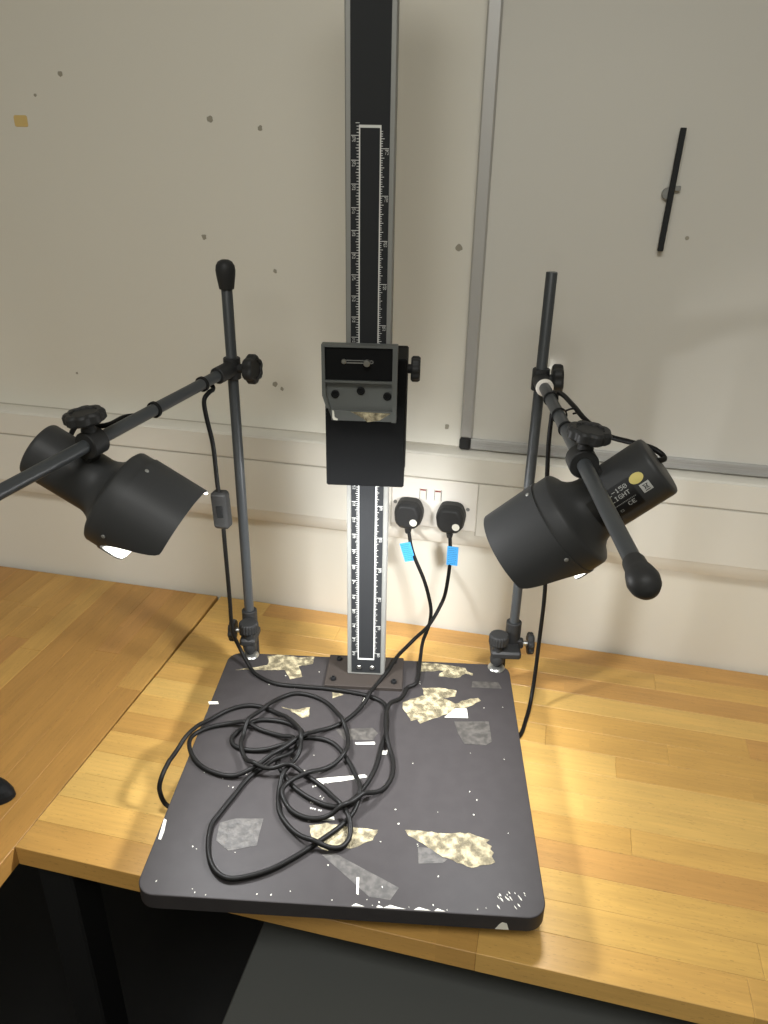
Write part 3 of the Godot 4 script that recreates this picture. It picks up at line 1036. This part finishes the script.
		obj("square_sticker", bm, bmx, body).set_meta("label", "small square grey sticker with a crossed-out bin")


func build_lamps():
	copy_lamp("black clamp-on lamp left of the ruled column, its arm reaching out past the left edge", Vector2(-0.1951, -0.068), Vector2(-0.1915, -0.0425), -1, 0.517, 0.652, Vector3(-0.2894, 0.4814, 0.5932) + (Vector3(-0.2894, 0.4814, 0.5932) - Vector3(-0.2088, 0.517, 0.2094)) * 0.35, true, false, 0.681 / 1.35,
		Vector3(0.86, -0.5067, -0.0602), Vector3(-0.5082, -0.8398, -0.1909), Vector3(-0.1, 1, 0.0), 0.058, 0.0560, 0.061, 0.069, Vector3(0.3493, 0.4986, 0.7933), -37.0, 47.0, 0.0245, false)
	copy_lamp("black clamp-on lamp right of the ruled column, its ball-ended arm pointing into the room", Vector2(0.2318, -0.068), Vector2(0.2065, -0.0405), 1, 0.5145, 0.656, Vector3(0.3139, 0.494, 0.6314), false, true, 0.5495,
		Vector3(-0.7359, -0.6764, 0.0299), Vector3(0.663, -0.7289, -0.1707), Vector3(0.1, 1, 0.0), 0.058, 0.0535, 0.0575, 0.065, Vector3(-0.2131, 0.2734, 0.938), -34.0, 32.0, 0.0155, true)




# ---------------------------------------------------------------- cords
func heap(pts: Array, lead: Array) -> PackedVector3Array:
	var o := PackedVector3Array()
	for q in lead:
		o.append(q)
	for i in range(0, pts.size(), 2):
		o.append(Vector3(pts[i], 0.0036, pts[i + 1]))
	return curve(o, 0.004)


# lifts the cords over one another where they cross on the board
func settle(paths: Array):
	var all := []
	for p in paths.size():
		for i in paths[p].size():
			all.append(Vector2i(p, i))
	var cross := []
	for a in all.size():
		for b in range(a + 1, all.size()):
			var A: Vector2i = all[a]
			var B: Vector2i = all[b]
			if A.x == B.x and B.y - A.y < 8:
				continue
			var u: Vector3 = paths[A.x][A.y]
			var w: Vector3 = paths[B.x][B.y]
			if u.y < 0.0 or w.y < 0.0:
				continue
			var d := Vector2(u.x - w.x, u.z - w.z).length()
			if d < 0.0085:
				cross.append([A, B, sqrt(max(0.0, 0.0072 * 0.0072 - d * d * 0.5))])
	for it in 60:
		for c in cross:
			var hi: Vector2i = c[1]
			var lo: Vector2i = c[0]
			# the cord laid later lies on top
			var need: float = paths[lo.x][lo.y].y + c[2]
			if paths[hi.x][hi.y].y < need:
				paths[hi.x][hi.y].y = min(need, paths[hi.x][hi.y].y + 0.002)
		if it < 54:
			for p in paths.size():
				var q: PackedVector3Array = paths[p]
				var r := q.duplicate()
				for i in range(1, q.size() - 1):
					if q[i].y > 0.0:
						var s := (q[i - 1].y + q[i + 1].y) / 2.0
						r[i].y = max(0.0036, lerpf(q[i].y, s, 0.5))
				paths[p] = r
	return paths


func plug(o: Node3D, c: Vector3):
	# body in the shape of a rounded shield, cord leaving at the bottom
	var out := PackedVector2Array()
	var pts := [Vector2(-0.016, 0.025), Vector2(0.016, 0.025), Vector2(0.0245, 0.006), Vector2(0.0225, -0.014), Vector2(0.012, -0.0245), Vector2(-0.012, -0.0245), Vector2(-0.0225, -0.014), Vector2(-0.0245, 0.006)]
	var m8 := pts.size()
	for i in m8:
		var a: Vector2 = pts[(i + m8 - 1) % m8]
		var b: Vector2 = pts[i]
		var d: Vector2 = pts[(i + 1) % m8]
		for s in 5:
			var t := s / 4.0
			var p0 := b.lerp(a, 0.35)
			var p1 := b.lerp(d, 0.35)
			out.append(p0.lerp(b, t).lerp(b.lerp(p1, t), t))
	var fr := Transform3D(Basis(Vector3(1, 0, 0), Vector3(0, 0, 1), Vector3(0, 1, 0)), c)
	var m := MB.new()
	m.loft(fr, out, [[0.0, 1.0, 0.002], [0.003, 1.0, 0.0], [0.018, 1.0, 0.0], [0.026, 1.0, 0.002], [0.0305, 1.0, 0.0055], [0.0315, 1.0, 0.008]])
	m.lathe(along(c + Vector3(0, -0.0225, 0.015), Vector3(0, -1, 0)), [[0.0, 0.0], [0.0062, 0.0], [0.0060, 0.006], [0.0046, 0.013], [0.0, 0.013]], 16)
	var body := obj("plug", m, M.plastic, o)
	var f := MB.new()
	disc(f, along(c + Vector3(0.0112, -0.0080, 0.0314), Vector3(0, 0, 1)), 0.0062, 0.0006, 0.0002, 24)
	obj("fuse_sticker", f, M.paper, body).set_meta("label", "round white sticker")


func tag_texture() -> ImageTexture:
	var im := Image.create(64, 110, false, Image.FORMAT_RGB8)
	im.fill(Color(0.30, 0.66, 0.92))
	rng.seed = 31
	for y in range(10, 100, 11):
		var x := 7
		while x < 52:
			var w := rng.randi_range(3, 9)
			im.fill_rect(Rect2i(x, y, w, 3), Color(0.16, 0.38, 0.60))
			x += w + 3
	return ImageTexture.create_from_image(im)


func to_room(p: PackedVector3Array) -> PackedVector3Array:
	var o := PackedVector3Array()
	for q in p:
		o.append(S(q.x, q.y, q.z))
	return o


func build_cords():
	var heap_left = [-.1867,-.0098, -.1714,.0096, -.1378,.0294, -.0985,.0336, -.0598,.0355, -.0179,.0418, .0100,.0491, .0318,.0636, .0375,.0877, .0392,.1195, .0340,.1522, .0273,.1978, .0120,.2373, -.0004,.2548, -.0133,.2638, -.0363,.2606, -.0699,.2399, -.0926,.2137, -.1051,.1891, -.1007,.1679, -.0897,.1514, -.0671,.1437, -.0384,.1496, -.0164,.1732, .0017,.2087, .0109,.2391, .0072,.2688, -.0077,.2931, -.0301,.3169, -.0559,.3413, -.0813,.3607, -.1105,.3732, -.1294,.3745, -.1462,.3625, -.1584,.3387, -.1641,.3041, -.1583,.2837, -.1493,.2589, -.1345,.2221, -.1159,.2028, -.0961,.1866, -.0820,.1646, -.0791,.1386, -.0993,.1194, -.1221,.1126, -.1478,.1146, -.1644,.1305, -.1751,.1517, -.1704,.1653, -.1519,.1736, -.1244,.1735, -.0994,.1678, -.0874,.1572, -.1028,.1484, -.1319,.1364, -.1640,.1263, -.1885,.1261, -.2122,.1341, -.2292,.1497, -.2315,.1659, -.2203,.1901, -.2014,.2091, -.1785,.2200, -.1552,.2236, -.1356,.2168, -.1166,.1992, -.0984,.1811, -.0788,.1585, -.0571,.1349, -.0233,.1074, .0037,.0657, .0186,.0198]
	var heap_right = [-.2265,.2774, -.2396,.2604, -.2474,.2407, -.2491,.2070, -.2399,.1704, -.2248,.1350, -.2051,.1060, -.1843,.0890, -.1619,.0828, -.1353,.0897, -.1066,.1104, -.0888,.1311, -.0781,.1545, -.0758,.1776, -.0853,.2024, -.0924,.2295, -.0877,.2723, -.0716,.2976, -.0492,.3168, -.0253,.3266, -.0054,.3252, .0039,.3116, .0032,.2923, -.0047,.2743, -.0178,.2577, -.0372,.2341, -.0605,.2167, -.0801,.2092, -.1043,.2146, -.1268,.2144, -.1452,.1976, -.1582,.1702, -.1584,.1383, -.1511,.1127, -.1382,.0899, -.1254,.0664, -.1034,.0507, -.0739,.0555, -.0475,.0741, -.0259,.1097, -.0141,.1418, -.0170,.1808, -.0518,.2126, -.0767,.2301, -.0868,.2461, -.0827,.2623, -.0661,.2787, -.0417,.2848, -.0084,.2746, .0181,.2502, .0387,.2337, .0503,.2087, .0504,.1796, .0403,.1418, .0367,.0986, .0424,.0673, .0581,.0478, .0678,.0160]
	var paths := [heap(heap_left, []), heap(heap_right.slice(6), [])]
	settle(paths)
	# the cord of the left lamp: from the lamp along its arm, through the switch, over the heap to the right plug
	var head_l := PackedVector3Array([W(-0.333, 0.462, 0.430), W(-0.318, 0.492, 0.418), W(-0.290, 0.4975, 0.435), W(-0.2686, 0.5002, 0.4319), W(-0.2660, 0.4994, 0.3977), W(-0.2526, 0.4967, 0.3727), W(-0.2465, 0.4994, 0.3435), W(-0.2383, 0.5031, 0.3045), W(-0.2301, 0.5067, 0.2655), W(-0.2240, 0.5020, 0.2480), W(-0.2180, 0.4985, 0.2560), W(-0.2160, 0.4990, 0.2720), W(-0.2180, 0.4920, 0.2840), W(-0.2162, 0.4719, 0.2864), W(-0.207, 0.4324, 0.292), W(-0.2023, 0.3722, 0.2974), W(-0.1997, 0.3385, 0.2961), W(-0.1991, 0.3003, 0.2974), W(-0.2075, 0.18, 0.279), W(-0.2125, 0.1162, 0.268), W(-0.2101, 0.0735, 0.2524)])
	var tail_l := PackedVector3Array([S(0.0355, 0.0115, -0.0083), S(0.0480, 0.013, -0.0425), W(0.0437, 0.063, 0.1686), W(0.0547, 0.0701, 0.15), W(0.0721, 0.0788, 0.118), W(0.0875, 0.106, 0.086), W(0.0923, 0.1279, 0.08), W(0.0945, 0.180, 0.067), W(0.0900, 0.2185, 0.0535)])
	var pl := head_l.duplicate()
	var hp: PackedVector3Array = to_room(paths[0])
	for i in range(2, hp.size() - 3, 2):
		pl.append(hp[i])
	pl.append_array(tail_l)
	var cl := thing("power_cord", "black flex with an inline switch, running from the left lamp to the right-hand plug", "power cord", pl[0], 0.0, "flexes of the two lamps")
	var rel := PackedVector3Array()
	for q in curve(pl, 0.004):
		rel.append(q - pl[0])
	var m := MB.new()
	m.tube(rel, 0.0031, 10)
	obj("flex", m, M.cord, cl)
	var sw := MB.new()
	sw.loft(along(W(-0.1990, 0.3120, 0.2965) - pl[0], Vector3(-0.045, 1, -0.02), Vector3(0, 0, 1)), round_rect(0.0230, 0.0170, 0.004, 4), [[0.0, 1.0, 0.0035], [0.0025, 1.0, 0.0008], [0.005, 1.0, 0.0], [0.050, 1.0, 0.0], [0.0525, 1.0, 0.0008], [0.055, 1.0, 0.0035]])
	var swo := obj("inline_switch", sw, M.plastic, cl)
	var rk := MB.new()
	rk.box(Transform3D(along(Vector3.ZERO, Vector3(-0.045, 1, -0.02), Vector3(0, 0, 1)).basis, W(-0.1993, 0.3395, 0.3052) - pl[0]), Vector3(0.009, 0.018, 0.003), 0.001)
	obj("rocker", rk, M.plastic_dark, swo)
	for q in [W(-0.2235, 0.5115, 0.372), W(-0.2115, 0.5080, 0.276)]:
		var tm := MB.new()
		var jd := (Vector3(-0.2894, 0.4814, 0.5932) - Vector3(-0.2088, 0.517, 0.2094)).normalized()
		var base := Vector3(-0.2088, 0.517 + TB, 0.2094)
		var on: Vector3 = base + jd * (q - base).dot(jd)
		ring_on(tm, on - pl[0] + Vector3(-0.0015, -0.001, 0), jd, 0.0080, 0.0102, 0.006)
		obj("cable_tie", tm, M.plastic_dark, cl)
	plug(cl, W(0.0893, 0.2494, 0.0375) - pl[0])
	pat_tag(cl, W(0.0985, 0.1895, 0.0715) - pl[0], 0.0)
	# the cord of the right lamp: down its post, under the board, round the heap to the left plug
	var head_r := PackedVector3Array([W(0.3335, 0.4990, 0.3880), W(0.3450, 0.5010, 0.3800), W(0.3535, 0.5015, 0.3690), W(0.3413, 0.5075, 0.3598), W(0.3192, 0.5061, 0.3414), W(0.2954, 0.506, 0.3251), W(0.2720, 0.5145, 0.3050), W(0.2560, 0.5196, 0.2650), W(0.2395, 0.5180, 0.2100), W(0.2330, 0.5060, 0.1900), W(0.2322, 0.4886, 0.1860), W(0.2322, 0.4461, 0.1856), W(0.2358, 0.3858, 0.1799), W(0.2466, 0.2567, 0.1719), W(0.2519, 0.2066, 0.1722), W(0.2530, 0.1102, 0.1664), W(0.2520, 0.030, 0.1850), W(0.2470, 0.0065, 0.2250)])
	var under := [S(0.231, -0.0432, 0.072), S(0.17, -0.0432, 0.105), S(0.09, -0.0432, 0.14), S(0.0, -0.0432, 0.20), S(-0.09, -0.0432, 0.245), S(-0.19, -0.0432, 0.255), S(-0.2422, -0.038, 0.2398), S(-0.2530, -0.018, 0.2338), S(-0.2517, -0.003, 0.2250)]
	var tail_r := PackedVector3Array([S(0.0794, 0.0050, 0.0131), S(0.0841, 0.0058, -0.0422), W(0.0651, 0.0534, 0.13), W(0.0694, 0.0667, 0.10), W(0.0705, 0.088, 0.092), W(0.066, 0.1076, 0.086), W(0.0540, 0.1416, 0.08), W(0.0298, 0.1867, 0.067), W(0.0195, 0.2185, 0.0535)])
	var pr := head_r.duplicate()
	for q in under:
		pr.append(q)
	hp = to_room(paths[1])
	for i in range(2, hp.size() - 3, 2):
		pr.append(hp[i])
	pr.append_array(tail_r)
	var cr := thing("power_cord", "black flex hanging beside the right lamp post and ending in the left-hand plug", "power cord", pr[0], 0.0, "flexes of the two lamps")
	rel = PackedVector3Array()
	for q in curve(pr, 0.004):
		rel.append(q - pr[0])
	m = MB.new()
	m.tube(rel, 0.0031, 10)
	obj("flex", m, M.cord, cr)
	for t in [0.085, 0.145, 0.19]:
		var tm := MB.new()
		var jb := Vector3(0.2114, 0.5145 + TB, 0.1346)
		var jd := (Vector3(0.3139, 0.494 + TB, 0.6314) - jb).normalized()
		ring_on(tm, jb + jd * t - pr[0] + Vector3(0, 0.001, 0), jd, 0.0078, 0.0096, 0.004)
		if t > 0.1:
			tm.tube(curve(PackedVector3Array([jb + jd * t + Vector3(0.006, 0.007, 0) - pr[0], jb + jd * t + Vector3(0.016, 0.012, 0.004) - pr[0], jb + jd * t + Vector3(0.021, 0.006, -0.003) - pr[0], jb + jd * t + Vector3(0.016, 0.002, -0.008) - pr[0]])), 0.0013, 6)
		obj("cable_tie", tm, M.plastic_dark, cr)
	plug(cr, W(0.0185, 0.2485, 0.0375) - pr[0])
	pat_tag(cr, W(0.0225, 0.1865, 0.0715) - pr[0], 0.30)


func pat_tag(o: Node3D, c: Vector3, lean: float):
	var m := MB.new()
	m.box(Transform3D(Basis(Vector3(0, 0, 1), lean), c), Vector3(0.0185, 0.035, 0.0009))
	for i in m.v.size():
		var q := Basis(Vector3(0, 0, 1), -lean) * (m.v[i] - c)
		m.uv[i] = Vector2(q.x / 0.0185 + 0.5, 0.5 - q.y / 0.035)
	if not M.has("tag"):
		M.tag = mat(Color(1, 1, 1), 0.45)
		M.tag.albedo_texture = tag_texture()
	obj("test_tag", m, M.tag, o).set_meta("label", "bright blue paper tag folded round the flex")


# ---------------------------------------------------------------- things on the wall
func build_wall_things():
	# whiteboard
	var wb := thing("whiteboard", "large framed whiteboard on the wall right of the ruled column", "whiteboard", W(0.0918, 0.3586, 0.0))
	var w := 1.75
	var h := 1.17
	obj("surface", boxed(Vector3(0.006, 0.006, 0.0005), Vector3(w - 0.006, h - 0.006, 0.009)), M.board_white, wb)
	for q in [[0.0, 0.0, 0.0198, h], [w - 0.0198, 0.0, w, h]]:
		obj("frame_side", boxed(Vector3(q[0], 0.0185, 0.0005), Vector3(q[2], q[3] - 0.0185, 0.015), 0.0025), M.alu, wb)
	for y in [0.0, h - 0.018]:
		var fr := MB.new()
		fr.box(at(w / 2, y + 0.009, 0.0075), Vector3(w - 0.034, 0.018, 0.0140), 0.002)
		for k in 3:
			fr.box(at(w / 2, y + 0.005 + k * 0.004, 0.0147), Vector3(w - 0.036, 0.0014, 0.0012))
		obj("frame_rail", fr, M.alu, wb)
	for x in [0.0085, w - 0.0085]:
		for y in [0.0085, h - 0.0085]:
			var m := MB.new()
			m.loft(Transform3D(Basis(Vector3(1, 0, 0), Vector3(0, 0, 1), Vector3(0, 1, 0)), Vector3(x, y, 0)), round_rect(0.0185, 0.0195, 0.004, 4), [[0.0005, 1.0, 0.0], [0.014, 1.0, 0.0], [0.017, 1.0, 0.003]])
			obj("corner_cap", m, M.plastic, wb).set_meta("label", "black plastic corner cap")
	for q in [[0.2937, 0.3344]]:
		var m := MB.new()
		m.lathe(along(Vector3(q[0], q[1], 0.0088), Vector3(0, 0, 1)), [[0.003, 0.0], [0.0025, 0.0005], [0.0, 0.0005]], 12)
		obj("scuff_mark", m, M.scuff, wb)
	# bar magnet hung on a small hook
	var mg := thing("magnet_bar", "thin black bar hanging aslant on the whiteboard", "magnet", W(0.3541, 0.7515, 0.0092))
	var bar := MB.new()
	bar.box(Transform3D(Basis(Vector3(0, 0, 1), -0.028), Vector3(0.0, 0.0, 0.0085)), Vector3(0.0076, 0.152, 0.006), 0.0008)
	obj("bar", bar, M.face, mg)
	var hk := MB.new()
	disc(hk, along(Vector3(-0.0035, -0.003, 0.0), Vector3(0, 0, 1)), 0.008, 0.0058, 0.001)
	obj("hook_disc", hk, M.silver, mg).set_meta("label", "small grey disc behind the bar")
	obj("hook_tab", boxed(Vector3(0.002, 0.000, 0.0), Vector3(0.0115, 0.007, 0.006), 0.001), M.silver, mg)
	# yellowed sticker
	var y := MB.new()
	y.loft(Transform3D(Basis(Vector3(1, 0, 0), Vector3(0, 0, 1), Vector3(0, 1, 0)), W(-0.6346, 0.8285, 0.0)), round_rect(0.024, 0.0165, 0.003, 3), [[0.0001, 1.0, 0.0], [0.0008, 1.0, 0.0003]])
	tag(obj("sticker", y, M.yellow), "small yellowed sticker on the wall near the left edge", "sticker")
	# double socket in the trunking
	var so := thing("wall_socket", "white double wall socket set in the trunking behind the two black plugs", "socket", W(0.0575, 0.264, 0.0331))
	obj("plate", boxed(Vector3(-0.072, -0.0435, 0.0), Vector3(0.072, 0.0435, 0.0035), 0.0012), M.socket, so)
	for x in [-0.0185, 0.0065]:
		var m := MB.new()
		m.box(Transform3D(Basis(Vector3(1, 0, 0), 0.06), Vector3(x, 0.0165, 0.0040)), Vector3(0.0105, 0.019, 0.0034), 0.0008)
		var r := obj("rocker", m, M.socket, so)
		obj("red_band", boxed(Vector3(x - 0.0047, 0.0235, 0.0050), Vector3(x + 0.0047, 0.0258, 0.0063)), M.red, r)
		for e in [[x - 0.0062, x - 0.0056], [x + 0.0056, x + 0.0062]]:
			obj("rocker_gap", boxed(Vector3(e[0], 0.0065, 0.0030), Vector3(e[1], 0.0265, 0.00362)), M.steel_dark, so)
	for x in [-0.0655, 0.0575]:
		var m := MB.new()
		disc(m, along(Vector3(x, -0.003, 0.0032), Vector3(0, 0, 1)), 0.0032, 0.0012, 0.0004)
		obj("plate_screw", m, M.silver, so)
	# computer mouse on the left bench, mostly outside the picture
	var mo := thing("mouse", "rounded black computer mouse on the left bench, cut by the picture's left edge", "computer mouse", W(-0.4595, 0.0003, 0.5580))
	var outline := PackedVector2Array()
	for i in 28:
		var a := TAU * i / 28
		outline.append(Vector2(cos(a) * 0.050, sin(a) * 0.026 * (1.0 - 0.18 * cos(a))))
	var mm := MB.new()
	mm.loft(Transform3D(Basis(Vector3.UP, 0.15), Vector3.ZERO), outline, [[0.0, 0.94, 0.0], [0.003, 1.0, 0.0], [0.010, 0.98, 0.0], [0.017, 0.90, 0.0], [0.023, 0.74, 0.0], [0.027, 0.5, 0.0], [0.029, 0.2, 0.0]])
	obj("shell", mm, M.plastic_dark, mo)
	var wl := MB.new()
	wl.lathe(along(Vector3(-0.022, 0.026, -0.006), Vector3(0, 0, 1)), [[0.0, 0.0], [0.008, 0.0], [0.009, 0.002], [0.009, 0.006], [0.008, 0.008], [0.0, 0.008]], 18)
	obj("scroll_wheel", wl, M.rubber, mo)
